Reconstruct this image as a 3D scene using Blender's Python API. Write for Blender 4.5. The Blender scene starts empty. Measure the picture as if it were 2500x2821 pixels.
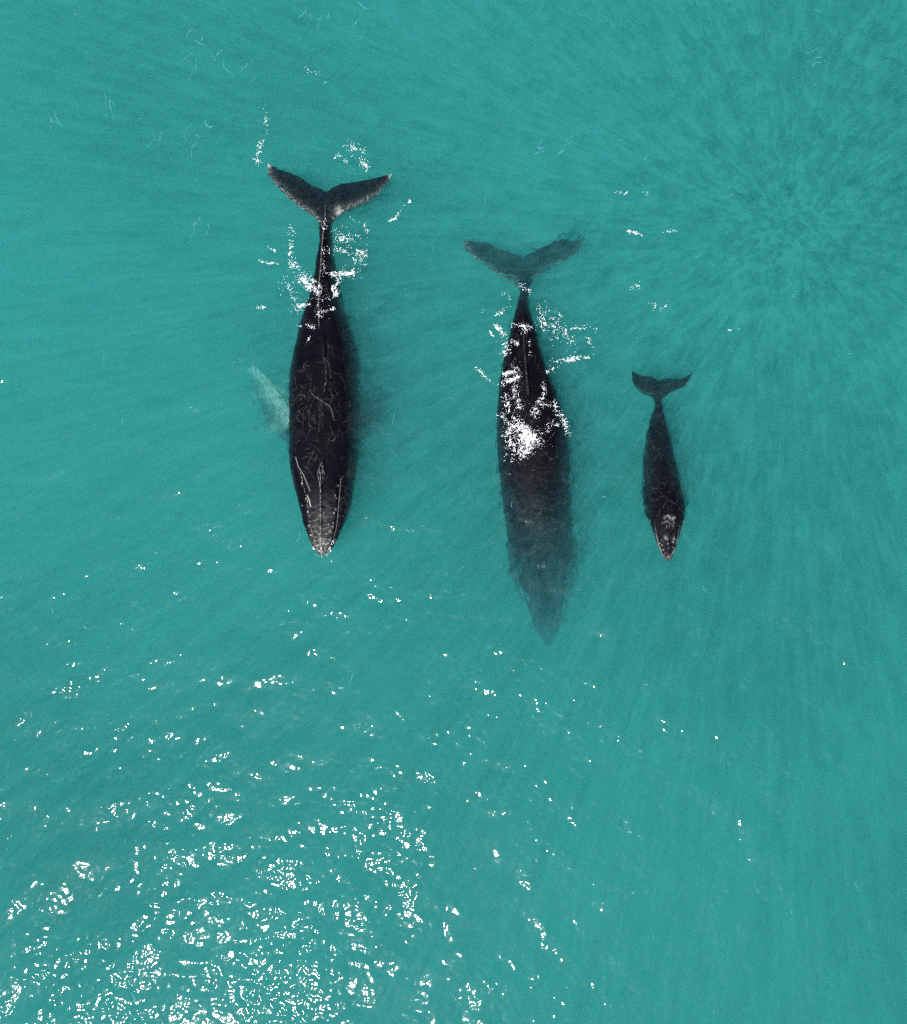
import bpy, math, random
import numpy as np
from mathutils import Vector
from mathutils.bvhtree import BVHTree

# ------------------------------------------------------------------ camera, sky, sun, exposure
S = bpy.context.scene
COL = S.collection
H = 31.0                      # drone height above the sea
F = 2460.0                    # focal length in pixels of a 2500 px wide frame
TILT = math.radians(7.8)      # leaning a little towards the top of the picture
ROLL = math.radians(4.3)
W0, H0 = 2500.0, 2821.0
cam_d = bpy.data.cameras.new('camera'); cam = bpy.data.objects.new('camera', cam_d); COL.objects.link(cam)
cam_d.sensor_fit = 'HORIZONTAL'; cam_d.sensor_width = 36; cam_d.lens = 36 * F / W0
cam_d.clip_end = 5000
cam.location = (0, 0, H); cam.rotation_euler = (TILT, ROLL, 0)
S.camera = cam
from mathutils import Euler
RM = np.array(Euler((TILT, ROLL, 0)).to_matrix())

def at(px, py, z=0.0):
    """point at height z seen at pixel (px, py) of the 2500 x 2821 photograph"""
    u = (np.asarray(px, float) - W0 / 2) / F; v = (H0 / 2 - np.asarray(py, float)) / F
    d = [RM[k, 0] * u + RM[k, 1] * v - RM[k, 2] for k in range(3)]
    k = (np.asarray(z, float) - H) / d[2]
    return d[0] * k, d[1] * k

def proj(x, y, z):
    zc = z - H
    a, b, c = [RM[0, k] * x + RM[1, k] * y + RM[2, k] * zc for k in range(3)]
    return W0 / 2 + F * a / -c, H0 / 2 - F * b / -c

ax, ay = at(2172, 615, 0.0)                       # the drone's shadow: where the shafts of light meet
sun_dir = Vector((float(ax), float(ay), -H)).normalized()
sd = bpy.data.lights.new('sun', 'SUN'); sun = bpy.data.objects.new('sun', sd); COL.objects.link(sun)
sd.energy = 5.0; sd.angle = math.radians(0.53); sd.color = (1.0, 0.96, 0.9)
sun.rotation_euler = sun_dir.to_track_quat('-Z', 'Y').to_euler()
elev = math.asin(-sun_dir.z); azim = math.atan2(-sun_dir.x, -sun_dir.y)
wd = bpy.data.worlds.new('World'); S.world = wd; wd.use_nodes = True
wn = wd.node_tree
sky = wn.nodes.new('ShaderNodeTexSky'); sky.sky_type = 'NISHITA'; sky.sun_disc = False
sky.sun_elevation = elev; sky.sun_rotation = azim
wn.links.new(sky.outputs[0], wn.nodes['Background'].inputs[0])
wn.nodes['Background'].inputs[1].default_value = 0.12
S.view_settings.view_transform = 'Standard'; S.view_settings.look = 'None'
S.view_settings.gamma = 1.0; S.view_settings.use_curve_mapping = False
EXPOSURE = 0.46
S.view_settings.exposure = EXPOSURE
S.cycles.volume_bounces = 1; S.cycles.max_bounces = 5; S.cycles.transmission_bounces = 4
S.cycles.transparent_max_bounces = 8; S.cycles.glossy_bounces = 2; S.cycles.diffuse_bounces = 2
S.cycles.use_denoising = False
S.cycles.sample_clamp_indirect = 1.0
S.cycles.filter_width = 1.2 if hasattr(S.cycles, 'filter_width') else 1.5

rng = np.random.default_rng(11); random.seed(11)

# ------------------------------------------------------------------ numpy noise
PERM = rng.permutation(512)
GR = rng.uniform(-1, 1, (512, 2)); GR /= np.linalg.norm(GR, axis=1)[:, None]
def pnoise(x, y, seed=0):
    xi = np.floor(x).astype(int); yi = np.floor(y).astype(int); xf = x - xi; yf = y - yi
    u = xf * xf * xf * (xf * (xf * 6 - 15) + 10); v = yf * yf * yf * (yf * (yf * 6 - 15) + 10)
    def g(ix, iy, fx, fy):
        h = PERM[(PERM[(ix + seed * 37) % 512] + iy) % 512]
        return GR[h, 0] * fx + GR[h, 1] * fy
    a = g(xi, yi, xf, yf); b = g(xi + 1, yi, xf - 1, yf); c = g(xi, yi + 1, xf, yf - 1); d = g(xi + 1, yi + 1, xf - 1, yf - 1)
    return (a * (1 - u) + b * u) * (1 - v) + (c * (1 - u) + d * u) * v
def fbm(x, y, o=4, seed=0):
    s = 0; a = 1.0
    for k in range(o): s = s + a * pnoise(x * 2 ** k, y * 2 ** k, seed + k * 5); a *= 0.5
    return s

# ------------------------------------------------------------------ materials
def mat(name):
    m = bpy.data.materials.new(name); m.use_nodes = True; nt = m.node_tree
    for n in list(nt.nodes): nt.nodes.remove(n)
    out = nt.nodes.new('ShaderNodeOutputMaterial')
    def N(t, **kw):
        n = nt.nodes.new(t)
        for k, v in kw.items():
            if k.startswith('_'): setattr(n, k[1:], v)
            else: n.inputs[k.replace('__', ' ')].default_value = v
        return n
    L = nt.links.new
    return m, nt, out, N, L

def math_node(N, L, op, a, b=None, c=None, clamp=False):
    n = N('ShaderNodeMath', _operation=op); n.use_clamp = clamp
    for i, v in enumerate((a, b, c)):
        if v is None: continue
        if hasattr(v, 'is_linked') or hasattr(v, 'links'): L(v, n.inputs[i])
        else: n.inputs[i].default_value = v
    return n.outputs[0]

def water_material():
    m, nt, out, N, L = mat('sea_water')
    tc = N('ShaderNodeTexCoord')
    P = tc.outputs['Object']
    def noise(scale, detail=2.0, rough=0.5, dist=0.0, mapping=None):
        n = N('ShaderNodeTexNoise', Scale=scale, Detail=detail, Roughness=rough, Distortion=dist)
        src = P
        if mapping:
            mp = N('ShaderNodeMapping'); L(P, mp.inputs[0]); mp.inputs['Rotation'].default_value = (0, 0, mapping[0]); mp.inputs['Scale'].default_value = mapping[1]
            src = mp.outputs[0]
        L(src, n.inputs['Vector']); return n.outputs['Fac']
    M = lambda *a, **k: math_node(N, L, *a, **k)
    # ripples that tilt the surface: heights in metres
    h1 = noise(0.40, 1.0, 0.5, 0.4, (0.5, (1.0, 1.6, 1)))
    h2 = noise(1.15, 0.0, 0.5, 0.6, (0.9, (1.0, 1.15, 1)))
    h5 = noise(12.0, 0.0)
    h3 = noise(4.6, 0.0, 0.5, 0.2)
    gust = noise(0.16, 1.0)
    hs = M('ADD', M('MULTIPLY', h1, 0.24), M('MULTIPLY', h2, 0.080))
    g2 = M('MULTIPLY_ADD', gust, 2.4, -0.45, clamp=True)
    hs = M('ADD', hs, M('MULTIPLY', M('ADD', M('MULTIPLY', h3, 0.039), M('MULTIPLY', h5, 0.0055)), g2))
    bp = N('ShaderNodeBump', Strength=1.0, Distance=1.0); L(hs, bp.inputs['Height'])
    fr = N('ShaderNodeFresnel', IOR=1.33); L(bp.outputs[0], fr.inputs['Normal'])
    gl = N('ShaderNodeBsdfGlossy', Roughness=0.072); L(bp.outputs[0], gl.inputs['Normal'])
    # how much sunlight each patch of surface lets through straight: a net of bright lines, the caustic net
    wx = noise(1.6, 2.0, 0.5)
    wv = N('ShaderNodeVectorMath', _operation='MULTIPLY_ADD')
    nc = N('ShaderNodeTexNoise', Scale=1.3, Detail=2.0); L(P, nc.inputs['Vector'])
    L(nc.outputs['Color'], wv.inputs[0]); wv.inputs[1].default_value = (0.6, 0.6, 0); L(P, wv.inputs[2])
    vor = N('ShaderNodeTexVoronoi', _feature='SMOOTH_F1', Scale=5.2, Smoothness=0.35); L(wv.outputs[0], vor.inputs['Vector'])
    big = noise(1.5, 2.0, 0.5); slow = noise(0.075, 1.0, 0.5, 0.6)
    net = M('POWER', M('MULTIPLY', vor.outputs['Distance'], 1.35, clamp=True), 2.2)
    t = M('ADD', M('ADD', M('MULTIPLY', net, 1.05), M('MULTIPLY_ADD', big, 1.7, -0.62)), M('MULTIPLY_ADD', slow, 0.9, -0.38))
    mr = N('ShaderNodeMapRange'); L(t, mr.inputs[0]); mr.inputs[1].default_value = 0; mr.inputs[2].default_value = 1.12
    mr.inputs[3].default_value = 0.19; mr.inputs[4].default_value = 0.86
    tr = N('ShaderNodeBsdfTransparent')
    rf = N('ShaderNodeBsdfRefraction', IOR=1.33, Roughness=0.0); bp2 = N('ShaderNodeBump', Strength=1.0, Distance=5.5); L(hs, bp2.inputs['Height']); L(bp2.outputs[0], rf.inputs['Normal'])
    under = N('ShaderNodeMixShader'); L(mr.outputs[0], under.inputs[0]); L(rf.outputs[0], under.inputs[1]); L(tr.outputs[0], under.inputs[2])
    mx = N('ShaderNodeMixShader'); L(fr.outputs[0], mx.inputs[0]); L(under.outputs[0], mx.inputs[1]); L(gl.outputs[0], mx.inputs[2])
    L(mx.outputs[0], out.inputs['Surface'])
    sc = N('ShaderNodeVolumeScatter', Color=(0.21, 0.88, 0.98, 1), Density=0.232, Anisotropy=0.0)
    ab = N('ShaderNodeVolumeAbsorption', Color=(0.24, 0.947, 0.916, 1), Density=0.44)
    ad = N('ShaderNodeAddShader'); L(sc.outputs[0], ad.inputs[0]); L(ab.outputs[0], ad.inputs[1])
    L(ad.outputs[0], out.inputs['Volume'])
    return m

def skin_material():
    m, nt, out, N, L = mat('whale_skin')
    tc = N('ShaderNodeTexCoord'); P = tc.outputs['Object']
    M = lambda *a, **k: math_node(N, L, *a, **k)
    at_ = N('ShaderNodeAttribute', _attribute_name='mark')
    br = N('ShaderNodeAttribute', _attribute_name='brown')
    n1 = N('ShaderNodeTexNoise', Scale=2.2, Detail=6.0, Roughness=0.65); L(P, n1.inputs[0])
    base = N('ShaderNodeValToRGB'); L(n1.outputs[0], base.inputs[0])
    base.color_ramp.elements[0].position = 0.35; base.color_ramp.elements[0].color = (0.0017, 0.0013, 0.0027, 1)
    base.color_ramp.elements[1].position = 0.75; base.color_ramp.elements[1].color = (0.0050, 0.0040, 0.0072, 1)
    # fine scratch net
    nd = N('ShaderNodeTexNoise', Scale=1.8, Detail=3.0); L(P, nd.inputs[0])
    wv = N('ShaderNodeVectorMath', _operation='MULTIPLY_ADD'); L(nd.outputs['Color'], wv.inputs[0]); wv.inputs[1].default_value = (0.9, 0.9, 0.9); L(P, wv.inputs[2])
    v = N('ShaderNodeTexVoronoi', _feature='DISTANCE_TO_EDGE', Scale=2.7); L(wv.outputs[0], v.inputs['Vector'])
    line = M('SUBTRACT', 1.0, M('DIVIDE', v.outputs['Distance'], 0.022), clamp=True)
    nm = N('ShaderNodeTexNoise', Scale=1.3, Detail=3.0); L(P, nm.inputs[0])
    msk = M('MULTIPLY_ADD', nm.outputs[0], 5.0, -2.5, clamp=True)
    line = M('MULTIPLY', M('MULTIPLY', line, msk), 0.16)
    tot = M('ADD', line, at_.outputs['Fac'], clamp=True)
    c1 = N('ShaderNodeMix', _data_type='RGBA'); L(br.outputs['Fac'], c1.inputs[0]); L(base.outputs[0], c1.inputs[6]); c1.inputs[7].default_value = (0.052, 0.047, 0.048, 1)
    c2 = N('ShaderNodeMix', _data_type='RGBA'); L(tot, c2.inputs[0]); L(c1.outputs[2], c2.inputs[6]); c2.inputs[7].default_value = (0.5, 0.49, 0.46, 1)
    pb = N('ShaderNodeBsdfPrincipled', Roughness=0.4); pb.inputs['IOR'].default_value = 1.12
    L(c2.outputs[2], pb.inputs['Base Color'])
    nb = N('ShaderNodeTexNoise', Scale=9.0, Detail=5.0, Roughness=0.7); L(P, nb.inputs[0])
    bp = N('ShaderNodeBump', Strength=0.7, Distance=0.03); L(nb.outputs[0], bp.inputs['Height']); L(bp.outputs[0], pb.inputs['Normal'])
    L(pb.outputs[0], out.inputs['Surface'])
    return m

def simple(name, col, rough, bump=0.0, scale=20, var=0.0):
    m, nt, out, N, L = mat(name)
    tc = N('ShaderNodeTexCoord')
    pb = N('ShaderNodeBsdfPrincipled', Roughness=rough)
    n = N('ShaderNodeTexNoise', Scale=scale, Detail=4.0); L(tc.outputs['Object'], n.inputs[0])
    r = N('ShaderNodeValToRGB'); L(n.outputs[0], r.inputs[0])
    r.color_ramp.elements[0].position = 0.3; r.color_ramp.elements[1].position = 0.7
    r.color_ramp.elements[0].color = tuple(c * (1 - var) for c in col) + (1,); r.color_ramp.elements[1].color = tuple(min(1, c * (1 + var)) for c in col) + (1,)
    L(r.outputs[0], pb.inputs['Base Color'])
    if bump:
        b = N('ShaderNodeBump', Strength=1.0, Distance=bump); L(n.outputs[0], b.inputs['Height']); L(b.outputs[0], pb.inputs['Normal'])
    L(pb.outputs[0], out.inputs['Surface'])
    return m

M_WATER = water_material()
M_SKIN = skin_material()
M_FOAM = simple('foam_white', (0.82, 0.84, 0.85), 0.5, 0.02, 18, 0.06)
def film(m, lo, hi, scale):
    nt = m.node_tree; pb = next(n for n in nt.nodes if n.type == 'BSDF_PRINCIPLED'); tc = next(n for n in nt.nodes if n.type == 'TEX_COORD')
    n = nt.nodes.new('ShaderNodeTexNoise'); n.inputs['Scale'].default_value = scale; n.inputs['Detail'].default_value = 3; nt.links.new(tc.outputs['Object'], n.inputs[0])
    r = nt.nodes.new('ShaderNodeMapRange'); nt.links.new(n.outputs[0], r.inputs[0])
    for k, v in zip((1, 2, 3, 4), (0.38, 0.58, lo, hi)): r.inputs[k].default_value = v
    nt.links.new(r.outputs[0], pb.inputs['Alpha'])
film(M_FOAM, 0.12, 0.95, 9.0)
M_WISP = simple('painted_sky_film', (0.28, 0.62, 0.80), 0.6, 0.01, 18, 0.1)  # pale blue colour stands in for sky mirrored on steep wavelets
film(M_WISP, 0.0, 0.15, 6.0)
M_SAND = simple('sea_sand', (0.42, 0.40, 0.30), 0.9, 0.05, 1.5, 0.15)
M_SLIT = simple('blowhole_flesh', (0.05, 0.045, 0.06), 0.25, 0.01, 12, 0.3)
M_EYE = simple('eye_glassy', (0.30, 0.28, 0.27), 0.08, 0.0, 5, 0.1)

# ------------------------------------------------------------------ mesh helpers
def mesh_obj(name, verts, faces, material, parent=None, smooth=True):
    me = bpy.data.meshes.new(name)
    verts = np.asarray(verts, np.float32)
    if isinstance(faces, np.ndarray):
        k = faces.shape[1]
        me.vertices.add(len(verts)); me.vertices.foreach_set('co', verts.ravel())
        me.loops.add(faces.size); me.loops.foreach_set('vertex_index', faces.ravel().astype(np.int32))
        me.polygons.add(len(faces)); me.polygons.foreach_set('loop_start', np.arange(0, faces.size, k, dtype=np.int32))
        me.update(calc_edges=True); me.validate()
    else:
        me.from_pydata(verts.tolist(), [], faces)
    me.materials.append(material)
    if smooth: me.polygons.foreach_set('use_smooth', np.ones(len(me.polygons), bool))
    o = bpy.data.objects.new(name, me); COL.objects.link(o)
    if parent: o.parent = parent
    return o

def tag(o, label=None, cat=None, group=None, kind=None):
    if label: o['label'] = label
    if cat: o['category'] = cat
    if group: o['group'] = group
    if kind: o['kind'] = kind
    return o

def wave(x, y):
    """height of the sea in metres"""
    r = np.sqrt(x * x + y * y); fade = np.clip(1.6 - r / 60, 0, 1)
    w = 0.10 * pnoise(x * 0.16 + 3, y * 0.22, 3) + 0.05 * pnoise(x * 0.45, y * 0.6 + 9, 7)
    return w * fade

# ------------------------------------------------------------------ the sea and its bed
def build_sea():
    core = np.arange(-27, 27.01, 0.12)
    out = np.array([30, 36, 45, 60, 90, 150, 300, 700, 1500.])
    xs = np.concatenate([-out[::-1], core, out]); ys = xs.copy()
    X, Y = np.meshgrid(xs, ys); Z = wave(X, Y); n = len(xs)
    v = np.stack([X.ravel(), Y.ravel(), Z.ravel()], 1)
    i = np.arange(n * n).reshape(n, n)
    f = np.stack([i[:-1, :-1].ravel(), i[:-1, 1:].ravel(), i[1:, 1:].ravel(), i[1:, :-1].ravel()], 1)
    D = -16.0
    ring = np.concatenate([i[0, :], i[1:, -1], i[-1, -2::-1], i[-2:0:-1, 0]])
    lo = v[ring].copy(); lo[:, 2] = D
    base = len(v); v = np.concatenate([v, lo, [[0, 0, D]]])
    m = len(ring); a = np.arange(m); b = (a + 1) % m
    side = np.stack([ring[a], base + a, base + b, ring[b]], 1)
    me_faces = np.concatenate([f, side])
    faces3 = [(base + m, base + int(q), base + int(p)) for p, q in zip(a, b)]
    me = bpy.data.meshes.new('sea_water')
    o = mesh_obj('sea_water', v, me_faces, M_WATER)
    import bmesh
    bm = bmesh.new(); bm.from_mesh(o.data); bm.verts.ensure_lookup_table()
    for t in faces3: bm.faces.new([bm.verts[k] for k in t])
    bmesh.ops.recalc_face_normals(bm, faces=bm.faces)
    for fc in bm.faces: fc.smooth = abs(fc.normal.z) > 0.7 and fc.calc_center_median().z > -1
    bm.to_mesh(o.data); bm.free()
    tag(o, kind='structure')
    bx = np.linspace(-1450, 1450, 60); X, Y = np.meshgrid(bx, bx)
    Z = -14.6 + 0.5 * pnoise(X * 0.011, Y * 0.011, 4)
    i = np.arange(3600).reshape(60, 60)
    f = np.stack([i[:-1, :-1].ravel(), i[:-1, 1:].ravel(), i[1:, 1:].ravel(), i[1:, :-1].ravel()], 1)
    tag(mesh_obj('seabed', np.stack([X.ravel(), Y.ravel(), Z.ravel()], 1), f, M_SAND), kind='structure')
build_sea()

# ------------------------------------------------------------------ whales
def resample(st, n):
    st = np.array(st, float); t = np.linspace(st[0, 0], st[-1, 0], n)
    # monotone-ish smooth interpolation: linear then smoothed
    cols = [np.interp(t, st[:, 0], st[:, k]) for k in range(1, st.shape[1])]
    ker = np.exp(-np.linspace(-2, 2, 9) ** 2); ker /= ker.sum()
    res = []
    for c in cols:
        p = np.pad(c, 4, mode='reflect', reflect_type='odd'); res.append(np.convolve(p, ker, 'valid'))
    return t, res

def loft(st, n=150, m=48):
    """st rows: py, x left, x right, z top, height / width. returns closed tube verts, faces"""
    t, (xl, xr, zt, ra) = resample(st, n)
    a = np.linspace(0, 2 * math.pi, m, endpoint=False)
    V = []
    for k in range(n):
        hw0 = (xr[k] - xl[k]) / 2 * (H - zt[k]) / F
        hh = hw0 * ra[k]; zm = zt[k] - hh
        lx, ly = at(xl[k], t[k], zm); rx, ry = at(xr[k], t[k], zm)
        cx = (lx + rx) / 2; hw = (rx - lx) / 2; cy = ly
        ca, sa = np.cos(a), np.sin(a)
        e = 0.88
        X = cx + hw * np.sign(ca) * np.abs(ca) ** e
        Z = zm + hh * np.sign(sa) * np.abs(sa) ** e
        V.append(np.stack([X, np.full(m, cy), Z], 1))
    first = V[0].mean(0); last = V[-1].mean(0)
    V = np.concatenate(V); F_ = []
    for k in range(n - 1):
        for j in range(m):
            j2 = (j + 1) % m
            F_.append((k * m + j, k * m + j2, (k + 1) * m + j2, (k + 1) * m + j))
    b = len(V); V = np.concatenate([V, [first], [last]])
    for j in range(m):
        F_.append((b, (j + 1) % m, j)); F_.append((b + 1, (n - 1) * m + j, (n - 1) * m + (j + 1) % m))
    return V, F_

def polyline(pts, n):
    pts = np.array(pts, float); d = np.r_[0, np.cumsum(np.linalg.norm(np.diff(pts[:, :2], axis=0), axis=1))]
    t = np.linspace(0, d[-1], n)
    return np.stack([np.interp(t, d, pts[:, k]) for k in range(pts.shape[1])], 1)

def blade(lead, trail, thick, n=60, m=16, z_lead=None):
    """a fin between two edges given in pixels + depth: rows (px, py, z). closed, tapered, lens-shaped section"""
    A = polyline(lead, n); B = polyline(trail, n); V = []
    c = (1 - np.cos(np.linspace(0, math.pi, m))) / 2
    for k in range(n):
        th = thick(k / (n - 1))
        prof = 4 * 0.5 * th * (np.sqrt(c) * (1 - c)) * 1.3 + 0.012
        prof[0] = prof[-1] = 0.006
        px = A[k, 0] + (B[k, 0] - A[k, 0]) * c; py = A[k, 1] + (B[k, 1] - A[k, 1]) * c; z = A[k, 2] + (B[k, 2] - A[k, 2]) * c
        x, y = at(px, py, z)
        up = np.stack([x, y, z + prof], 1); dn = np.stack([x, y, z - prof], 1)
        V.append(np.concatenate([up, dn[::-1]]))
    r = 2 * m; V = np.concatenate(V); F_ = []
    for k in range(n - 1):
        for j in range(r):
            j2 = (j + 1) % r
            F_.append((k * r + j, k * r + j2, (k + 1) * r + j2, (k + 1) * r + j))
    F_.append(tuple(range(r))[::-1]); F_.append(tuple((n - 1) * r + j for j in range(r)))
    return V, F_

def fuse(parts, voxel):
    """one continuous skin round all the pieces"""
    V = []; Fc = []; o = 0
    for v, f in parts:
        V.append(v); Fc += [tuple(i + o for i in q) for q in f]; o += len(v)
    me = bpy.data.meshes.new('tmp'); me.from_pydata(np.concatenate(V).tolist(), [], Fc)
    ob = bpy.data.objects.new('tmp', me); COL.objects.link(ob)
    import bmesh
    bm = bmesh.new(); bm.from_mesh(me); bmesh.ops.recalc_face_normals(bm, faces=bm.faces); bm.to_mesh(me); bm.free()
    md = ob.modifiers.new('r', 'REMESH'); md.mode = 'VOXEL'; md.voxel_size = voxel; md.adaptivity = 0
    sm = ob.modifiers.new('s', 'SMOOTH'); sm.factor = 0.5; sm.iterations = 4
    dg = bpy.context.evaluated_depsgraph_get(); dg.update()
    new = bpy.data.meshes.new_from_object(ob.evaluated_get(dg))
    bpy.data.objects.remove(ob); bpy.data.meshes.remove(me)
    return new

def seg_dist(px, py, pts):
    """distance in pixels to a polyline and how far along it (0..1)"""
    pts = np.array(pts, float); best = np.full(px.shape, 1e9); tb = np.zeros(px.shape)
    n = len(pts) - 1
    for k in range(n):
        a, b = pts[k, :2], pts[k + 1, :2]; d = b - a; L2 = (d @ d) + 1e-9
        t = np.clip(((px - a[0]) * d[0] + (py - a[1]) * d[1]) / L2, 0, 1)
        q = np.hypot(px - a[0] - t * d[0], py - a[1] - t * d[1])
        s = q < best; best = np.where(s, q, best); tb = np.where(s, (k + t) / n, tb)
    return best, tb
def soft(pts, k=3):
    p = np.array(pts, float)
    for _ in range(k):
        q = np.empty((2 * len(p) - 2, 2)); q[0::2] = 0.75 * p[:-1] + 0.25 * p[1:]; q[1::2] = 0.25 * p[:-1] + 0.75 * p[1:]
        p = np.vstack([p[:1], q, p[-1:]])
    return p
G = lambda d, w: np.exp(-(d / w) ** 2)

BODIES = []
def whale(name, label, base_px, parts, voxel, detail):
    root = bpy.data.objects.new(name, None); COL.objects.link(root)
    bx, by = at(*base_px, -1.5); root.location = (float(bx), float(by), -1.5)
    tag(root, label, 'whale', 'humpback whales swimming side by side')
    me = fuse(parts, voxel); n = len(me.vertices)
    co = np.empty(n * 3, np.float32); me.vertices.foreach_get('co', co); co = co.reshape(-1, 3).astype(float)
    no = np.empty(n * 3, np.float32); me.vertices.foreach_get('normal', no); no = no.reshape(-1, 3)
    px, py = proj(co[:, 0], co[:, 1], co[:, 2]); up = np.clip(no[:, 2] * 3, 0, 1)
    disp, mark, brown = detail(px, py, up, co)
    co += no * (disp * up)[:, None]
    co -= np.array(root.location)[None]
    me.vertices.foreach_set('co', co.astype(np.float32).ravel())
    for nm, arr in (('mark', mark), ('brown', brown)):
        at_ = me.attributes.new(nm, 'FLOAT', 'POINT'); at_.data.foreach_set('value', np.clip(arr, 0, 1).astype(np.float32))
    me.update(); me.polygons.foreach_set('use_smooth', np.ones(len(me.polygons), bool))
    me.materials.clear(); me.materials.append(M_SKIN); me.name = 'body'
    b = bpy.data.objects.new('body', me); COL.objects.link(b); b.parent = root
    wv = co + np.array(root.location)[None]
    polys = [tuple(p.vertices) for p in me.polygons]
    bv = BVHTree.FromPolygons([Vector(c) for c in wv], polys); BODIES.append(bv)
    return root, bv

def top_z(x, y, default=None):
    z = float(wave(np.float64(x), np.float64(y)))
    for bv in BODIES:
        h = bv.ray_cast(Vector((x, y, 6)), Vector((0, 0, -1)))
        if h[0] is not None: z = max(z, h[0].z)
    return z

def ball_part(name, bv, parent, px, py, zr, r, material, stretch=(1, 1, 1)):
    """a small rounded organ set into the skin at a pixel"""
    x, y = at(px, py, zr)
    for _ in range(3):
        h = bv.ray_cast(Vector((float(x), float(y), 6)), Vector((0, 0, -1)))
        if h[0] is None: break
        x, y = at(px, py, h[0].z); zr = h[0].z
    V = []; Fc = []; nu, nv = 16, 9
    for i in range(nv + 1):
        t = math.pi * i / nv
        for j in range(nu):
            p = 2 * math.pi * j / nu
            V.append((r * stretch[0] * math.sin(t) * math.cos(p), r * stretch[1] * math.sin(t) * math.sin(p), r * stretch[2] * math.cos(t)))
    for i in range(nv):
        for j in range(nu):
            Fc.append((i * nu + j, (i + 1) * nu + j, (i + 1) * nu + (j + 1) % nu, i * nu + (j + 1) % nu))
    o = mesh_obj(name, V, Fc, material, parent)
    o.location = (float(x) - parent.location.x, float(y) - parent.location.y, zr - parent.location.z)
    return o

def random_scars(px, py, box, count, seed, length=(15, 60), w=0.9, amp=0.35, vertical=0.6):
    r = np.random.default_rng(seed); out = np.zeros(px.shape)
    for _ in range(count):
        x = r.uniform(box[0], box[1]); y = r.uniform(box[2], box[3])
        a = r.normal(math.pi / 2, 0.35) if r.random() < vertical else r.uniform(0, math.pi)
        L_ = r.uniform(*length); pts = []; cv = r.normal(0, 0.5)
        for k in range(7):
            pts.append((x, y)); x += math.cos(a) * L_ / 6; y += math.sin(a) * L_ / 6; a += cv / 6 + r.normal(0, 0.12)
        near = (px > box[0] - 90) & (px < box[1] + 90)
        d, t = seg_dist(px, py, pts)
        out = np.maximum(out, G(d, w) * 0.32 * amp * r.uniform(0.3, 1) * np.clip(t * 6, 0, 1) * np.clip((1 - t) * 6, 0, 1))
    return out

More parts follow.
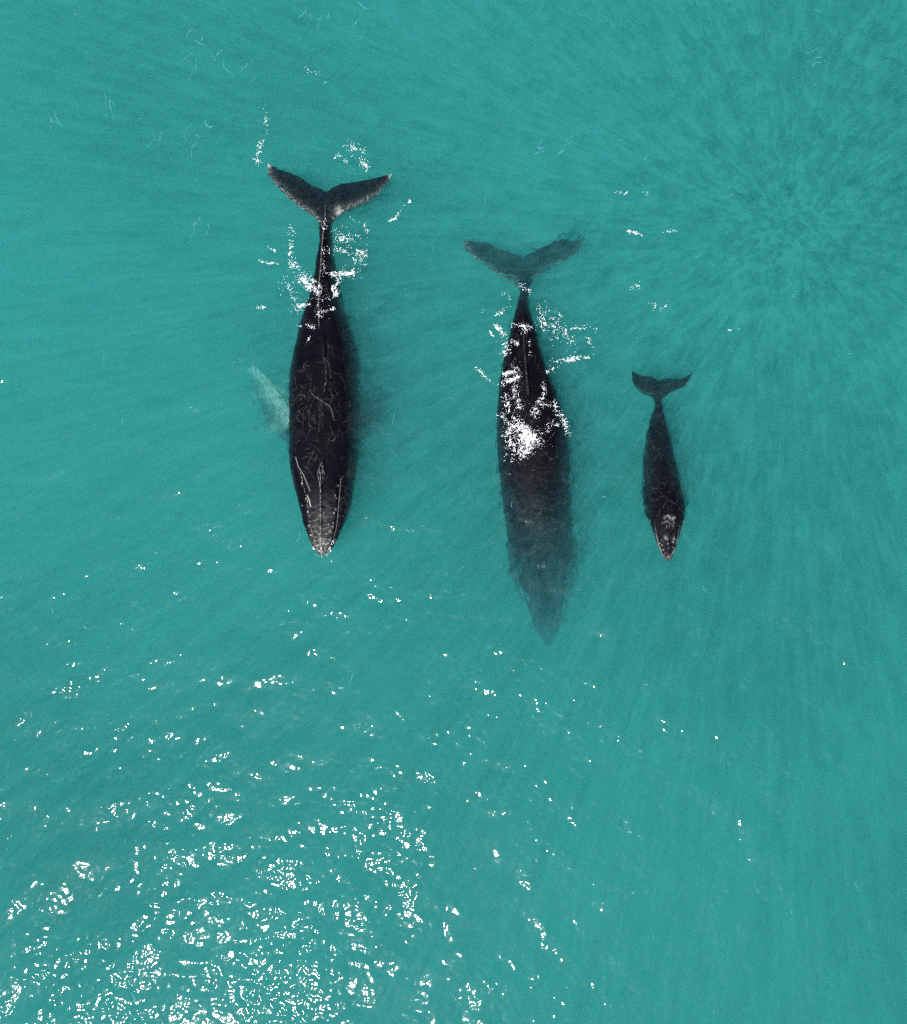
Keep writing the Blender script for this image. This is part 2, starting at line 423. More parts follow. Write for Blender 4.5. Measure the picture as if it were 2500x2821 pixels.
# ---- the left adult
def detail1(px, py, up, co):
    d = np.zeros(px.shape); m = np.zeros(px.shape); b = np.zeros(px.shape)
    sp = np.clip(fbm(px * 0.18, py * 0.18, 3, 2) * 2.2 + 0.25, 0, 1)
    fine = np.clip(fbm(px * 0.35, py * 0.35, 2, 9) * 2.5 + 0.2, 0, 1)
    wob = fbm(px * 0.07, py * 0.07, 2, 31); wob2 = fbm(px * 0.07, py * 0.07, 2, 37)
    # rostrum: central ridge, splash guard, edges, tubercles
    q, t = seg_dist(px, py, [(884, 1300), (884, 1525)]); d += 0.07 * G(q, 6) * np.clip((1 - t) * 4, 0, 1); m += 0.5 * G(q, 1.3) * fine
    q, t = seg_dist(px, py, [(886, 1275), (876, 1305), (884, 1340)]); d += 0.05 * G(q, 4); m += 0.35 * G(q, 1.2) * fine
    q, t = seg_dist(px, py, [(888, 1275), (895, 1305), (885, 1340)]); d += 0.05 * G(q, 4); m += 0.35 * G(q, 1.2) * fine
    R = [(941, 1318), (937, 1360), (933, 1410), (929, 1450), (922, 1485), (908, 1512)]
    Lf = [(826, 1300), (836, 1345), (846, 1380), (850, 1420), (857, 1470), (864, 1500), (872, 1518)]
    q, t = seg_dist(px, py, R); m += 0.4 * G(q, 1.2) * (0.3 + 0.7 * sp); d -= 0.05 * G(q - 3, 4)
    q, t = seg_dist(px, py, Lf); m += 0.35 * G(q, 1.3) * sp; d -= 0.05 * G(q, 4)
    q, t = seg_dist(px, py, [(815, 1260), (822, 1285), (838, 1312), (850, 1342), (854, 1352)]); m += 0.3 * G(q, 1.2)
    q, t = seg_dist(px, py, [(846, 1365), (852, 1378), (856, 1395)]); m += 0.7 * G(q, 1.5)
    for (x, y, s) in [(933, 1338, 1), (924, 1365, 1.2), (928, 1372, .8), (926, 1404, 1.3), (921, 1413, 1), (917, 1452, 1.1), (910, 1462, 1.3), (919, 1440, .8),
                      (851, 1448, 1.2), (848, 1410, 1.1), (843, 1374, 1), (846, 1391, .8), (863, 1471, 1.2), (894, 1413, 1), (893, 1486, 1.3), (900, 1470, .9),
                      (856, 1474, 1), (868, 1490, 1.3), (874, 1503, 1.2), (904, 1496, 1.2), (912, 1487, 1), (886, 1510, 1.3), (881, 1472, 1), (832, 1332, 1.2), (834, 1392, .8), (902, 1524, 1.6),
                      (906, 1445, 1), (898, 1500, 1.1), (870, 1480, .9)]:
        q = np.hypot(px - x, (py - y) * 0.7); d += 0.04 * G(q, 4 * s); m += 0.62 * G(q, 1.6 * s) * (0.4 + 0.6 * sp)
    # pale worn snout with cross creases
    hx = np.clip(1 - np.abs(px - 886) / np.interp(py, [1330, 1400, 1530], [40, 44, 30]), 0, 1) ** 0.5
    hy = np.clip((py - 1330) / 130, 0, 1)
    cre = np.clip(np.sin(py * 0.33 + 7.0 * fbm(px * 0.022, py * 0.022, 2, 4) + 1.2 * np.cos((px - 886) * 0.05)) * 1.6 - 0.55, 0, 1)
    b += hx * hy * (0.25 + 0.75 * np.clip(0.5 + fbm(px * 0.05, py * 0.12, 4, 6) * 1.4, 0, 1))
    m += hx * np.clip((py - 1400) / 90, 0, 1) * cre * 0.30 * fine * (0.3 + 0.7 * sp) + hx * np.clip((py - 1350) / 120, 0, 1) * cre * 0.10
    m += hx * np.clip((py - 1470) / 40, 0, 1) * 0.35 * sp
    d += 0.012 * cre * hx * hy
    q = np.hypot(px - 882, (py - 1322) * 0.45); b += 0.35 * G(q, 9) * fine
    # scars
    for pts, w, a in [([(852, 1073), (866, 1092), (892, 1107), (911, 1121), (916, 1140), (922, 1160)], 1.5, 0.75),
                      ([(892, 982), (898, 1010), (899, 1050), (890, 1085)], 1.4, 0.45), ([(896, 984), (908, 1010), (910, 1045)], 1.3, 0.3), ([(903, 985), (912, 1018), (914, 1045)], 1.1, 0.22),
                      ([(882, 1105), (879, 1190)], 1.1, 0.3), ([(888, 1100), (888, 1180)], 1.1, 0.25), ([(884, 1095), (883, 1170)], 1.1, 0.2),
                      ([(912, 1020), (925, 1030), (938, 1028), (948, 1055), (957, 1085)], 1.0, 0.25), ([(828, 1085), (813, 1100), (802, 1117)], 1.3, 0.55), ([(882, 1105), (905, 1095), (925, 1125), (935, 1145)], 1.0, 0.15),
                      ([(858, 1030), (855, 1070), (862, 1078)], 1.0, 0.3), ([(945, 1290), (958, 1270), (972, 1260)], 1.0, 0.2), ([(850, 1222), (880, 1235), (890, 1268)], 1.0, 0.25),
                      ([(868, 1095), (850, 1130), (856, 1180), (848, 1200)], 1.0, 0.2), ([(838, 1140), (832, 1180), (845, 1210)], 1.0, 0.2)]:
        q, t = seg_dist(px + 2.2 * wob, py + 2.2 * wob2, soft(pts)); m += 0.34 * a * G(q, 0.85 * w) * (0.15 + 0.85 * sp) * np.clip(t * 8, 0, 1) * np.clip((1 - t) * 5, 0, 1)
    m += random_scars(px, py, (810, 975, 960, 1330), 70, 5, (8, 38), 0.8, 0.17, 0.55)
    m += random_scars(px, py, (810, 880, 1040, 1290), 40, 6, (8, 26), 0.85, 0.2, 0.3)
    # dorsal fin and the ridge running to the tail
    q = np.hypot((px - 896) * 1.0, (py - 962) * 0.42); b += 0.22 * G(q, 9)
    q, t = seg_dist(px, py, [(880, 900), (878, 840), (879, 790), (884, 750), (887, 700), (890, 660), (894, 620), (897, 590), (898, 565)])
    d += 0.05 * G(q, 5); m += 0.35 * G(q, 1.4) * (0.15 + 0.85 * fine)
    # pale leading edges of the flukes
    q, t = seg_dist(px, py, [(738, 455), (742, 485), (768, 515), (800, 548), (835, 574), (865, 592), (880, 610)]); m += 0.38 * G(q, 8) * sp + 0.12 * G(q, 15) * fine
    q, t = seg_dist(px, py, [(1082, 480), (1066, 510), (1040, 535), (1000, 555), (960, 570), (935, 585), (922, 600)]); m += 0.45 * G(q, 6) * sp + 0.1 * G(q, 14) * fine
    q = np.hypot(px - 933, (py - 580) * .7); m += 0.6 * G(q, 8)
    q = np.hypot(px - 738, py - 455); m += 0.8 * G(q, 9); q = np.hypot(px - 1080, py - 481); m += 0.8 * G(q, 7)
    # the long flippers: pale along the front edge, patchy elsewhere
    fl = (px < 797) & (py > 960) & (py < 1260)
    q, t = seg_dist(px, py, [(694, 1008), (730, 1052), (765, 1100), (798, 1155)])
    m += fl * (1.0 * G(q, 24) * np.clip(0.45 + sp, 0, 1)) + fl * 0.5 * G(np.hypot(px - 752, py - 1178), 14)
    fr = (px > 985) & (py > 1000) & (py < 1260)
    q, t = seg_dist(px, py, [(996, 1140), (1016, 1110), (1036, 1090)])
    m += fr * 0.4 * G(q, 5) + fr * 0.4 * G(np.hypot(px - 1054, py - 1182), 11) * sp
    return d, m, b
W1 = [(585, 890, 912, -0.16, 1.1), (612, 880, 914, -0.06, 1.2), (678, 882, 917, 0.0, 1.7), (738, 870, 926, 0.02, 1.5), (798, 862, 938, 0.04, 1.25), (857, 841, 950, 0.06, 1.1), (917, 825, 970, 0.10, 0.95),
      (970, 813, 985, 0.14, 0.85), (1020, 802, 994, 0.17, 0.8), (1109, 798, 998, 0.20, 0.78), (1200, 800, 992, 0.22, 0.76), (1258, 799, 988, 0.22, 0.75), (1300, 802, 982, 0.24, 0.72), (1347, 814, 974, 0.22, 0.68),
      (1407, 829, 965, 0.20, 0.6), (1437, 836, 954, 0.18, 0.55), (1467, 846, 938, 0.15, 0.5), (1497, 857, 924, 0.12, 0.5), (1518, 868, 911, 0.07, 0.5), (1527, 875, 906, 0.0, 0.6), (1531, 885, 897, -0.05, 0.6)]
zf = lambda s, a, b: a
fl1 = blade([(738, 450, -.12), (740, 480, -.16), (765, 515, -.20), (800, 550, -.22), (835, 577, -.23), (868, 598, -.22), (898, 640, -.2), (925, 602, -.22), (955, 582, -.23), (1005, 560, -.22), (1042, 535, -.20), (1068, 505, -.16), (1082, 479, -.12)],
            [(740, 450, -.12), (765, 466, -.20), (795, 474, -.22), (828, 487, -.23), (862, 512, -.23), (885, 519, -.24), (902, 528, -.26), (916, 516, -.24), (945, 505, -.23), (980, 501, -.23), (1020, 493, -.22), (1050, 486, -.20), (1080, 478, -.12)],
            lambda s: 0.02 + 0.10 * math.sin(math.pi * s) ** 2)
finL = blade([(835, 1185, -1.7), (806, 1150, -1.8), (784, 1100, -2.0), (744, 1046, -2.3), (700, 1002, -2.6)],
             [(835, 1235, -1.6), (775, 1208, -2.1), (740, 1176, -2.6), (706, 1090, -2.6), (684, 1016, -2.7)], lambda s: 0.11 * (1 - s) + 0.02)
finR = blade([(965, 1195, -1.3), (994, 1150, -1.2), (1018, 1108, -1.4), (1042, 1084, -1.8), (1062, 1072, -2.2)],
             [(965, 1235, -1.5), (1008, 1205, -1.7), (1052, 1190, -1.8), (1068, 1130, -2.1), (1068, 1076, -2.5)], lambda s: 0.11 * (1 - s) + 0.02)
r1, bv1 = whale('humpback_whale', 'large dark adult whale with pale scarred snout and white ridged tail, the one furthest left', (895, 1100),
                [loft(W1), fl1, finL, finR, loft([(905, 893, 899, 0.08, 6), (935, 892, 900, 0.2, 5), (965, 891, 901, 0.34, 4.5), (985, 891, 901, 0.36, 4.5), (996, 892, 900, 0.2, 5)], 30, 16)], 0.018, detail1)
for dx in (-4, 5): ball_part('blowhole', bv1, r1, 884 + dx, 1296, 0.3, 0.07, M_SLIT, (0.5, 1.8, 0.35))
# ---- the middle adult
def detail2(px, py, up, co):
    d = np.zeros(px.shape); m = np.zeros(px.shape); b = np.zeros(px.shape)
    sp = np.clip(fbm(px * 0.18, py * 0.18, 3, 12) * 2.2 + 0.25, 0, 1)
    q, t = seg_dist(px, py, [(1442, 880), (1444, 940), (1448, 990), (1452, 1040), (1456, 1085)]); d += 0.03 * G(q, 4); m += 0.10 * G(q, 1.3) * sp; b += 0.10 * G(q, 4)
    q = np.hypot(px - 1458, (py - 1072) * 0.5); b += 0.12 * G(q, 8) * sp
    m += random_scars(px, py, (1385, 1560, 1250, 1520), 70, 15, (12, 45), 1.1, 0.11, 0.4)
    m += random_scars(px, py, (1400, 1510, 930, 1200), 40, 16, (10, 30), 1.0, 0.14, 0.5)
    for x in (1484, 1500):
        m += 0.6 * G(np.hypot(px - x, (py - 1561) * 0.7), 2.8)
    q, t = seg_dist(px, py, [(1492, 1568), (1500, 1640), (1508, 1765)]); d += 0.08 * G(q, 7)
    for s in (-1, 1):
        q, t = seg_dist(px, py, [(1497 + s * 48, 1545), (1500 + s * 42, 1620), (1506 + s * 30, 1700), (1510 + s * 12, 1765)]); d -= 0.10 * G(q, 6); b += 0.3 * G(q, 5)
    q, t = seg_dist(px, py, [(1279, 663), (1310, 712), (1352, 740), (1400, 770), (1425, 788)]); m += 0.3 * G(q, 7) * sp
    q, t = seg_dist(px, py, [(1597, 672), (1572, 706), (1514, 738), (1470, 764)]); m += 0.14 * G(q, 7) * sp
    return d, m, b
W2 = [(765, 1432, 1458, -0.60, 1.0), (798, 1438, 1455, -0.42, 1.4), (835, 1424, 1456, -0.20, 1.6), (864, 1419, 1462, -0.08, 1.5), (894, 1411, 1471, 0.02, 1.35), (938, 1402, 1484, 0.10, 1.2), (982, 1390, 1496, 0.18, 1.1),
      (1026, 1381, 1509, 0.24, 1.0), (1070, 1375, 1528, 0.27, 0.92), (1114, 1372, 1541, 0.27, 0.86), (1158, 1369, 1555, 0.24, 0.82), (1198, 1369, 1564, 0.20, 0.8), (1245, 1370, 1570, 0.14, 0.74), (1309, 1377, 1573, 0.05, 0.70),
      (1372, 1385, 1574, -0.08, 0.68), (1436, 1392, 1576, -0.25, 0.66), (1500, 1400, 1578, -0.48, 0.64), (1531, 1410, 1575, -0.60, 0.62), (1595, 1430, 1563, -0.90, 0.55), (1659, 1450, 1553, -1.25, 0.5), (1722, 1472, 1543, -1.85, 0.5),
      (1755, 1487, 1533, -2.35, 0.5), (1770, 1497, 1525, -2.6, 0.6), (1778, 1506, 1517, -2.8, 0.7)]
fl2 = blade([(1278, 664, -.75), (1284, 690, -.8), (1310, 714, -.85), (1352, 740, -.9), (1396, 770, -.92), (1428, 792, -.92), (1444, 830, -.7), (1458, 792, -.92), (1474, 766, -.92), (1514, 740, -.95), (1572, 708, -1.0), (1596, 688, -1.05), (1601, 670, -1.05)],
            [(1279, 662, -.75), (1310, 664, -.8), (1345, 668, -.85), (1380, 686, -.9), (1412, 696, -.92), (1430, 702, -.93), (1438, 712, -.94), (1450, 702, -.93), (1478, 688, -.95), (1512, 672, -.98), (1545, 655, -1.0), (1572, 664, -1.0), (1600, 660, -1.05)],
            lambda s: 0.02 + 0.10 * math.sin(math.pi * s) ** 2)
f2L = blade([(1440, 1460, -1.6), (1396, 1490, -1.4), (1404, 1570, -2.0), (1436, 1660, -2.9)], [(1450, 1540, -1.7), (1425, 1560, -1.8), (1428, 1600, -2.3), (1446, 1668, -3.0)], lambda s: 0.14 * (1 - s) + 0.02)
f2R = blade([(1540, 1450, -1.6), (1592, 1493, -1.4), (1583, 1590, -2.0), (1566, 1675, -2.9)], [(1530, 1540, -1.8), (1562, 1550, -1.8), (1563, 1600, -2.3), (1555, 1680, -3.0)], lambda s: 0.14 * (1 - s) + 0.02)
r2, bv2 = whale('humpback_whale', 'middle adult whale arching its back through white splash, head sinking out of sight under water', (1470, 1150),
                [loft(W2), fl2, f2L, f2R, loft([(930, 1440, 1447, 0.13, 6), (980, 1444, 1452, 0.28, 5), (1030, 1447, 1456, 0.38, 5), (1070, 1449, 1460, 0.5, 4.5), (1092, 1451, 1461, 0.5, 4.5), (1106, 1453, 1460, 0.3, 6)], 40, 16)], 0.026, detail2)
# ---- the calf
def detail3(px, py, up, co):
    d = np.zeros(px.shape); m = np.zeros(px.shape); b = np.zeros(px.shape)
    sp = np.clip(fbm(px * 0.25, py * 0.25, 3, 22) * 2.2 + 0.25, 0, 1)
    fine = np.clip(fbm(px * 0.45, py * 0.45, 2, 29) * 2.5 + 0.2, 0, 1)
    m += random_scars(px, py, (1775, 1880, 1200, 1420), 45, 25, (8, 24), 1.0, 0.12, 0.5)
    q, t = seg_dist(px, py, [(1840, 1465), (1840, 1540)]); d += 0.03 * G(q, 4)
    for s, P3 in ((-1, [(1803, 1440), (1806, 1470), (1813, 1500), (1824, 1528), (1836, 1541)]), (1, [(1876, 1448), (1872, 1475), (1865, 1505), (1856, 1525), (1846, 1541)])):
        q, t = seg_dist(px, py, P3); d -= 0.05 * G(q, 3.5); m += 0.65 * G(q, 1.5) * (0.4 + 0.6 * fine) * np.clip(t * 3, .3, 1)
    for (x, y) in [(1841, 1486), (1841, 1497), (1841, 1508), (1841, 1519), (1841, 1530), (1829, 1494), (1826, 1503), (1829, 1513), (1833, 1523), (1853, 1490), (1858, 1497), (1854, 1509), (1851, 1519), (1822, 1488), (1860, 1485), (1820, 1497), (1848, 1527), (1834, 1484), (1830, 1530)]:
        q = np.hypot(px - x - random.uniform(-1.8, 1.8), (py - y - random.uniform(-2.5, 2.5)) * random.uniform(.6, 1)); k = random.uniform(.5, 1.3); d += 0.025 * G(q, 2.6); m += 0.5 * G(q, 1.6 * k) * k
    q = np.hypot(px - 1835, (py - 1481) * 0.8); m += 0.6 * G(q, 5) * fine
    q = np.hypot(px - 1857, (py - 1484) * 0.7); m += 0.5 * G(q, 4) * fine
    q, t = seg_dist(px, py, [(1832, 1425), (1842, 1421), (1850, 1430), (1858, 1426)]); m += 0.75 * G(q, 3.5) * fine; d += 0.04 * G(q, 5)
    q, t = seg_dist(px, py, [(1826, 1441), (1838, 1436), (1848, 1444)]); m += 0.55 * G(q, 2.2) * fine
    q, t = seg_dist(px, py, [(1852, 1420), (1857, 1440), (1855, 1455)]); m += 0.5 * G(q, 2) * fine
    q = np.hypot(px - 1841, (py - 1447) * 0.9); d += 0.05 * G(q, 8)
    q = np.hypot(px - 1841, (py - 1540)); b += 0.8 * G(q, 9); m += 0.2 * G(q, 8) * sp
    b += 0.25 * np.clip((py - 1400) / 60, 0, 1) * sp
    return d, m, b
W3 = [(1082, 1800, 1826, -0.42, 1.0), (1100, 1802, 1824, -0.36, 1.2), (1112, 1804, 1822, -0.32, 1.5), (1141, 1797, 1828, -0.24, 1.4), (1171, 1788, 1837, -0.18, 1.25), (1215, 1779, 1847, -0.12, 1.1), (1273, 1770, 1861, -0.06, 1.0), (1332, 1770, 1874, 0.02, 0.92),
      (1376, 1772, 1884, 0.07, 0.88), (1405, 1776, 1887, 0.10, 0.85), (1434, 1787, 1885, 0.14, 0.8), (1464, 1799, 1877, 0.17, 0.72), (1493, 1809, 1868, 0.16, 0.7), (1523, 1821, 1858, 0.12, 0.65), (1538, 1829, 1853, 0.07, 0.6), (1545, 1836, 1847, 0.0, 0.6)]
fl3 = blade([(1741, 1022, -.35), (1742, 1050, -.38), (1752, 1068, -.4), (1769, 1084, -.42), (1797, 1094, -.42), (1813, 1118, -.4), (1829, 1094, -.44), (1846, 1082, -.44), (1864, 1075, -.45), (1886, 1065, -.46), (1896, 1050, -.45), (1908, 1029, -.42)],
            [(1742, 1021, -.35), (1752, 1028, -.38), (1768, 1034, -.4), (1790, 1037, -.42), (1804, 1042, -.42), (1814, 1049, -.43), (1825, 1043, -.43), (1842, 1042, -.44), (1862, 1043, -.45), (1878, 1042, -.45), (1892, 1037, -.44), (1907, 1028, -.42)],
            lambda s: 0.015 + 0.06 * math.sin(math.pi * s) ** 2)
f3L = blade([(1815, 1385, -.8), (1780, 1395, -.75), (1772, 1370, -.9), (1770, 1330, -1.2)], [(1815, 1415, -.85), (1784, 1412, -.85), (1778, 1380, -1.), (1772, 1330, -1.22)], lambda s: 0.06 * (1 - s) + 0.015, m=12)
f3R = blade([(1850, 1385, -.8), (1884, 1395, -.75), (1892, 1370, -.9), (1882, 1330, -1.2)], [(1850, 1415, -.85), (1880, 1412, -.85), (1885, 1380, -1.), (1880, 1330, -1.22)], lambda s: 0.06 * (1 - s) + 0.015, m=12)
r3, bv3 = whale('whale_calf', 'small dark calf with knobbly pale lipped snout, swimming at the right of the two adults', (1828, 1330),
                [loft(W3, 110, 40), fl3, f3L, f3R], 0.022, detail3)
for dx in (-3, 4): ball_part('blowhole', bv3, r3, 1841 + dx, 1448, 0.2, 0.04, M_SLIT, (0.5, 1.6, 0.4))
ball_part('eye', bv3, r3, 1792, 1436, -0.1, 0.045, M_EYE); ball_part('eye', bv3, r3, 1884, 1439, -0.1, 0.045, M_EYE)

# ------------------------------------------------------------------ foam, spray and painted sky-reflection wisps
def foam(name, label, boxpx, density, cell=0.013, seed=0, lace=4.0, height=0.05, base_z=0.0):
    """lacy foam: density(px, py) in 0..1 says how much of the net of froth is left"""
    x0, y1 = at(boxpx[0], boxpx[1], 0); x1, y0 = at(boxpx[2], boxpx[3], 0)
    xs = np.arange(min(x0, x1), max(x0, x1), cell); ys = np.arange(min(y0, y1), max(y0, y1), cell)
    X, Y = np.meshgrid(xs, ys); px, py = proj(X, Y, np.zeros_like(X))
    D = density(px, py) * (0.90 if name == 'splash_foam' else 0.66)
    wx = X + 0.16 * fbm(X * 2.1, Y * 2.1, 3, seed + 1); wy = Y + 0.16 * fbm(X * 2.1, Y * 2.1, 3, seed + 8)
    low = np.clip(0.62 + 1.5 * fbm(X * 1.7, Y * 1.7, 2, seed + 5), 0.08, 1.25)
    Dp = np.clip(D * low, 0, 1.3)
    ridge = 1 - np.abs(fbm(wx * lace, wy * lace, 3, seed)) * 3.0
    ridge2 = 1 - np.abs(fbm(wx * lace * 2.3, wy * lace * 2.3, 2, seed + 11)) * 2.6
    dots = pnoise(X * 19, Y * 19, seed + 3) * 1.15 + 0.3 * pnoise(X * 35, Y * 35, seed + 4)
    val = np.maximum(np.maximum(ridge - (1.0 - 0.33 * Dp ** 1.4), (ridge2 - (1.03 - 0.33 * Dp ** 1.5)) * 0.8), (dots - (0.80 - 0.56 * Dp)) * 0.6)
    val = np.maximum(val, (Dp - 0.86) * 0.8 + 0.25 * dots); val[D < 0.02] = -1
    keep = (val[:-1, :-1] > 0) | (val[1:, :-1] > 0) | (val[:-1, 1:] > 0) | (val[1:, 1:] > 0)
    i = np.arange(X.size).reshape(X.shape)
    f = np.stack([i[:-1, :-1][keep], i[:-1, 1:][keep], i[1:, 1:][keep], i[1:, :-1][keep]], 1)
    used, inv = np.unique(f, return_inverse=True); f = inv.reshape(f.shape)
    xv, yv, vv = X.ravel()[used], Y.ravel()[used], val.ravel()[used]
    z = np.array([top_z(float(a), float(b)) for a, b in zip(xv, yv)])
    z = z + np.where(vv > 0, 0.012 + height * np.clip(vv * 3, 0, 1), -0.01)
    o = mesh_obj(name, np.stack([xv, yv, z], 1), f, M_FOAM)
    tag(o, label, 'foam', kind='stuff')
    return o

def lines(px, py, specs):
    D = np.zeros(px.shape)
    for pts, w, a in specs:
        if len(pts) == 1: q = np.hypot(px - pts[0][0], py - pts[0][1])
        else: q, _ = seg_dist(px, py, pts)
        D = np.maximum(D, a * G(q, w))
    return D

foam('splash_foam', 'white lacy splash on both sides of the tail stock of the left adult whale', (760, 600, 1010, 970),
     lambda px, py: lines(px, py, [([(805, 725), (830, 760), (858, 792), (870, 800)], 13, .78), ([(835, 765), (858, 790)], 8, 1.0), ([(845, 755), (870, 775)], 6, .9), ([(800, 735), (850, 790), (872, 795)], 5, 1.05), ([(890, 757), (930, 757), (972, 750)], 4.5, 1.1), ([(872, 800), (905, 828), (930, 800)], 5, .95), ([(893, 755), (925, 755), (965, 752), (975, 745)], 8, .95), ([(925, 760), (935, 775), (915, 800)], 8, .85), ([(857, 785), (858, 798)], 5, 1.1),
                                   ([(880, 790), (878, 830), (881, 870)], 10, .75), ([(808, 828), (830, 840), (855, 838)], 6, .85), ([(890, 863), (918, 850)], 6, .9), ([(862, 830), (900, 826), (920, 810)], 16, .62), ([(845, 898), (862, 903)], 7, .9), ([(818, 895), (840, 900)], 3.5, .8),
                                   ([(842, 950), (856, 930)], 3, .8), ([(800, 700), (805, 625)], 9, .42), ([(940, 650), (1000, 690), (975, 740)], 22, .38), ([(905, 690), (940, 685), (960, 700)], 8, .6), ([(893, 600), (893, 740)], 5, .55), ([(905, 880), (925, 882)], 3, .9), ([(788, 770), (815, 845)], 18, .4)]), seed=3)
foam('splash_foam', 'dense white burst and lacy froth over the back of the middle adult whale', (1270, 780, 1670, 1290),
     lambda px, py: lines(px, py, [([(1432, 1192), (1455, 1205), (1440, 1228)], 36, 1.3), ([(1425, 1195), (1465, 1190)], 22, 1.1), ([(1440, 1215), (1455, 1235)], 22, 1.05), ([(1470, 1140), (1476, 1170), (1460, 1190)], 17, .95), ([(1480, 1190), (1510, 1180), (1530, 1175)], 14, .72), ([(1450, 1125), (1470, 1145)], 10, .7),
                                   ([(1420, 895), (1455, 900), (1440, 915)], 10, .75), ([(1415, 940), (1425, 950)], 8, .8), ([(1392, 975), (1410, 985), (1420, 1000)], 11, .95), ([(1390, 990), (1400, 1000)], 6, 1), ([(1400, 960), (1388, 945)], 8, .75), ([(1390, 1030), (1420, 1030), (1430, 1045), (1388, 1055)], 8, .88), ([(1420, 1000), (1425, 1060)], 12, .68),
                                   ([(1425, 1080), (1435, 1120)], 18, .6), ([(1500, 1050), (1500, 1090), (1480, 1115)], 7, .7), ([(1495, 1120), (1530, 1115), (1535, 1140)], 8, .72), ([(1525, 1110), (1550, 1150), (1565, 1190)], 9, .6), ([(1375, 1145), (1400, 1165), (1420, 1190)], 10, .72), ([(1395, 1090), (1400, 1130)], 12, .5),
                                   ([(1460, 940), (1462, 985)], 4, .7), ([(1505, 1025), (1535, 1012)], 7, .7), ([(1515, 995), (1550, 990), (1580, 990), (1602, 982)], 6, 1.0), ([(1610, 984), (1636, 985), (1637, 965), (1628, 945), (1620, 925), (1640, 918)], 5, .78), ([(1550, 905), (1600, 902), (1648, 903)], 5, .6), ([(1550, 905), (1552, 935)], 4, .55),
                                   ([(1365, 893), (1378, 905), (1392, 925)], 7, .88), ([(1352, 912), (1360, 930), (1370, 938)], 4, .95), ([(1390, 805), (1403, 815), (1402, 835), (1385, 855), (1365, 868)], 8, .66), ([(1330, 860), (1365, 868)], 6, .5), ([(1312, 1012), (1325, 1022), (1345, 1044), (1372, 1060)], 4.5, .85), ([(1440, 790), (1460, 800)], 9, .5), ([(1560, 930), (1500, 870)], 30, .33), ([(1495, 900), (1505, 915)], 4, .7)]), seed=21)
foam('drifting_foam', 'small broken foam flecks drifting between the tails of the middle whale and calf', (1660, 480, 2060, 960),
     lambda px, py: lines(px, py, [([(1735, 635), (1755, 640), (1776, 644)], 5, .95), ([(1830, 638), (1860, 636)], 4, .72), ([(1698, 530), (1730, 530)], 4, .6), ([(1770, 530), (1785, 534)], 4, .75), ([(1725, 787), (1760, 792), (1762, 780)], 6, .75), ([(1800, 845), (1830, 843)], 10, .6), ([(1824, 812), (1840, 820)], 6, .6), ([(2003, 912), (2014, 912)], 5, 1.05), ([(2035, 905), (2060, 898)], 4, .6)]), seed=33)
foam('drifting_foam', 'line of scattered foam droplets curling away from the left tip of the leftmost tail fluke', (690, 180, 1130, 470),
     lambda px, py: lines(px, py, [([(732, 315), (728, 360), (716, 400), (706, 435), (712, 450)], 7, .60), ([(960, 400), (990, 410), (1000, 440)], 16, .5), ([(930, 430), (960, 440), (970, 415)], 10, .55), ([(990, 415), (1010, 460)], 9, .5), ([(725, 290), (735, 300)], 8, .5), ([(850, 190), (900, 215)], 10, .3)]), seed=41)
foam('drifting_foam', 'short bright foam lines beside the right and left edges of the leftmost tail stock', (700, 460, 1160, 900),
     lambda px, py: lines(px, py, [([(1072, 607), (1090, 602)], 4, 1.05), ([(1090, 600), (1115, 565)], 3, .6), ([(1128, 555), (1130, 556)], 5, 1.1), ([(738, 680), (758, 688)], 4, .8), ([(712, 716), (740, 723), (765, 726)], 3.5, .85), ([(707, 847), (730, 845)], 4, .9), ([(945, 695), (960, 700)], 4, .8), ([(1005, 620), (1012, 635)], 5, .7), ([(965, 602), (985, 612)], 5, .6), ([(1000, 840), (1010, 850)], 4, .4)]), seed=52)
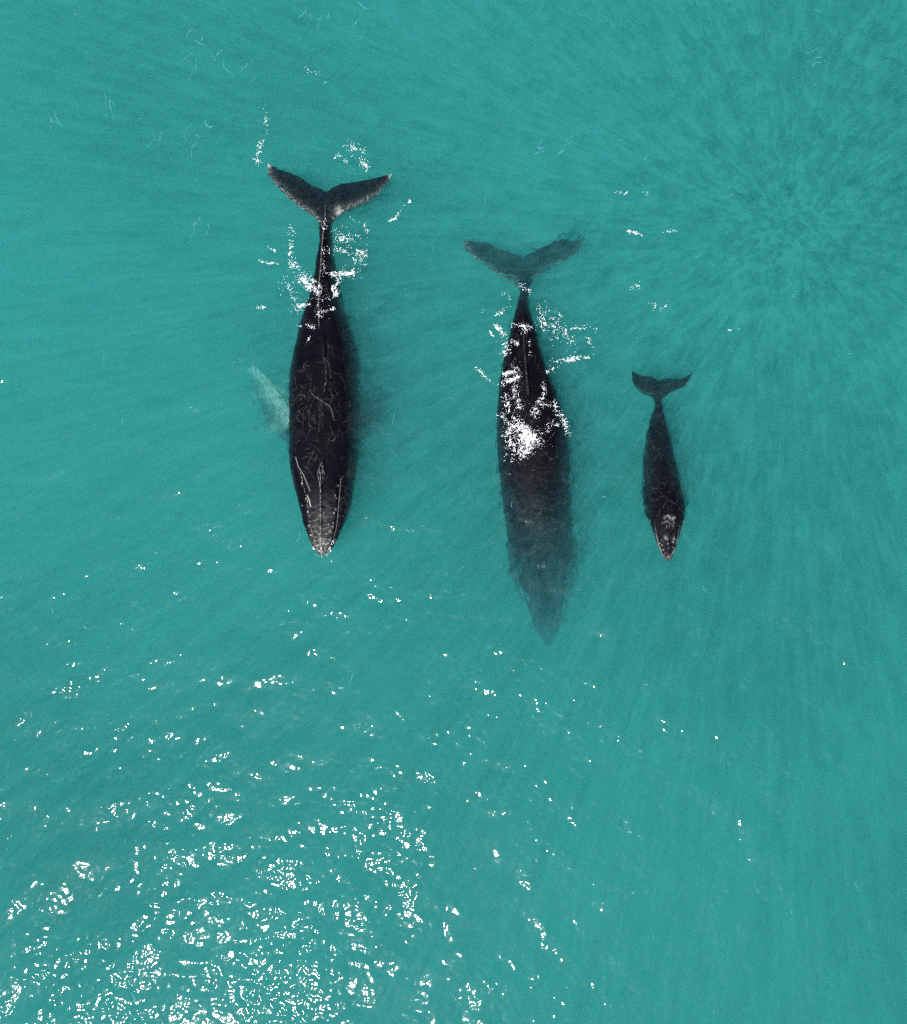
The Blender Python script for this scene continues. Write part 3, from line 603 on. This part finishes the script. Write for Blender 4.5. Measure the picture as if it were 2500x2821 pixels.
foam('drifting_foam', 'thin wash of foam specks around the snout of the leftmost adult', (780, 1480, 960, 1560),
     lambda px, py: lines(px, py, [([(866, 1524), (880, 1534), (900, 1530), (910, 1520)], 5, .62), ([(855, 1480), (866, 1515)], 4, .6), ([(921, 1490), (908, 1512)], 4, .6)]), cell=0.012, seed=61)
def wisps():  # thin ribbons painted as sky reflection on wave crests
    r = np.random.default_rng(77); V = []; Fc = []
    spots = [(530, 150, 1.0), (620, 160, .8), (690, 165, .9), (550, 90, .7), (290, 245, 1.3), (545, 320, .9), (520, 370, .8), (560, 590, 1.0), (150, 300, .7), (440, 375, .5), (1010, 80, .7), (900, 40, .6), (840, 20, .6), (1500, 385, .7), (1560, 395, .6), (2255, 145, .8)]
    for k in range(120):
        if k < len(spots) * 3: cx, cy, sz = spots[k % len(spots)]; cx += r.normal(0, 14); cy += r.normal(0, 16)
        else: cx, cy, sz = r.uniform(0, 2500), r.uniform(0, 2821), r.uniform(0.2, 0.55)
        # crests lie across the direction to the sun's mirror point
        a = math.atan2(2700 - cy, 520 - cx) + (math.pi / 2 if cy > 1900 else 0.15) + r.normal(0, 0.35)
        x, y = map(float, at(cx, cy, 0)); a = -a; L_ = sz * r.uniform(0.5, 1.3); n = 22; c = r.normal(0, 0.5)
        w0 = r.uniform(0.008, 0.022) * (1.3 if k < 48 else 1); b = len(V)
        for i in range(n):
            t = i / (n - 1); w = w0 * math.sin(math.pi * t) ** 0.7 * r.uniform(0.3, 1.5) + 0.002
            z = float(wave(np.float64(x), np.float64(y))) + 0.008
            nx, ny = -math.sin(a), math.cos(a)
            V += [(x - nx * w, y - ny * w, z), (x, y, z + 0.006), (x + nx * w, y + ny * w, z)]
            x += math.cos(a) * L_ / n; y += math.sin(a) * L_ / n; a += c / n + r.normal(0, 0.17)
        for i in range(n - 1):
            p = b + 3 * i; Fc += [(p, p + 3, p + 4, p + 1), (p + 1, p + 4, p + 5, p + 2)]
    tag(mesh_obj('painted_sky_wisps', V, Fc, M_WISP), 'faint pale blue wisps of painted sky reflection scattered over the open water around the whales', 'foam', kind='stuff')
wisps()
print('script done')
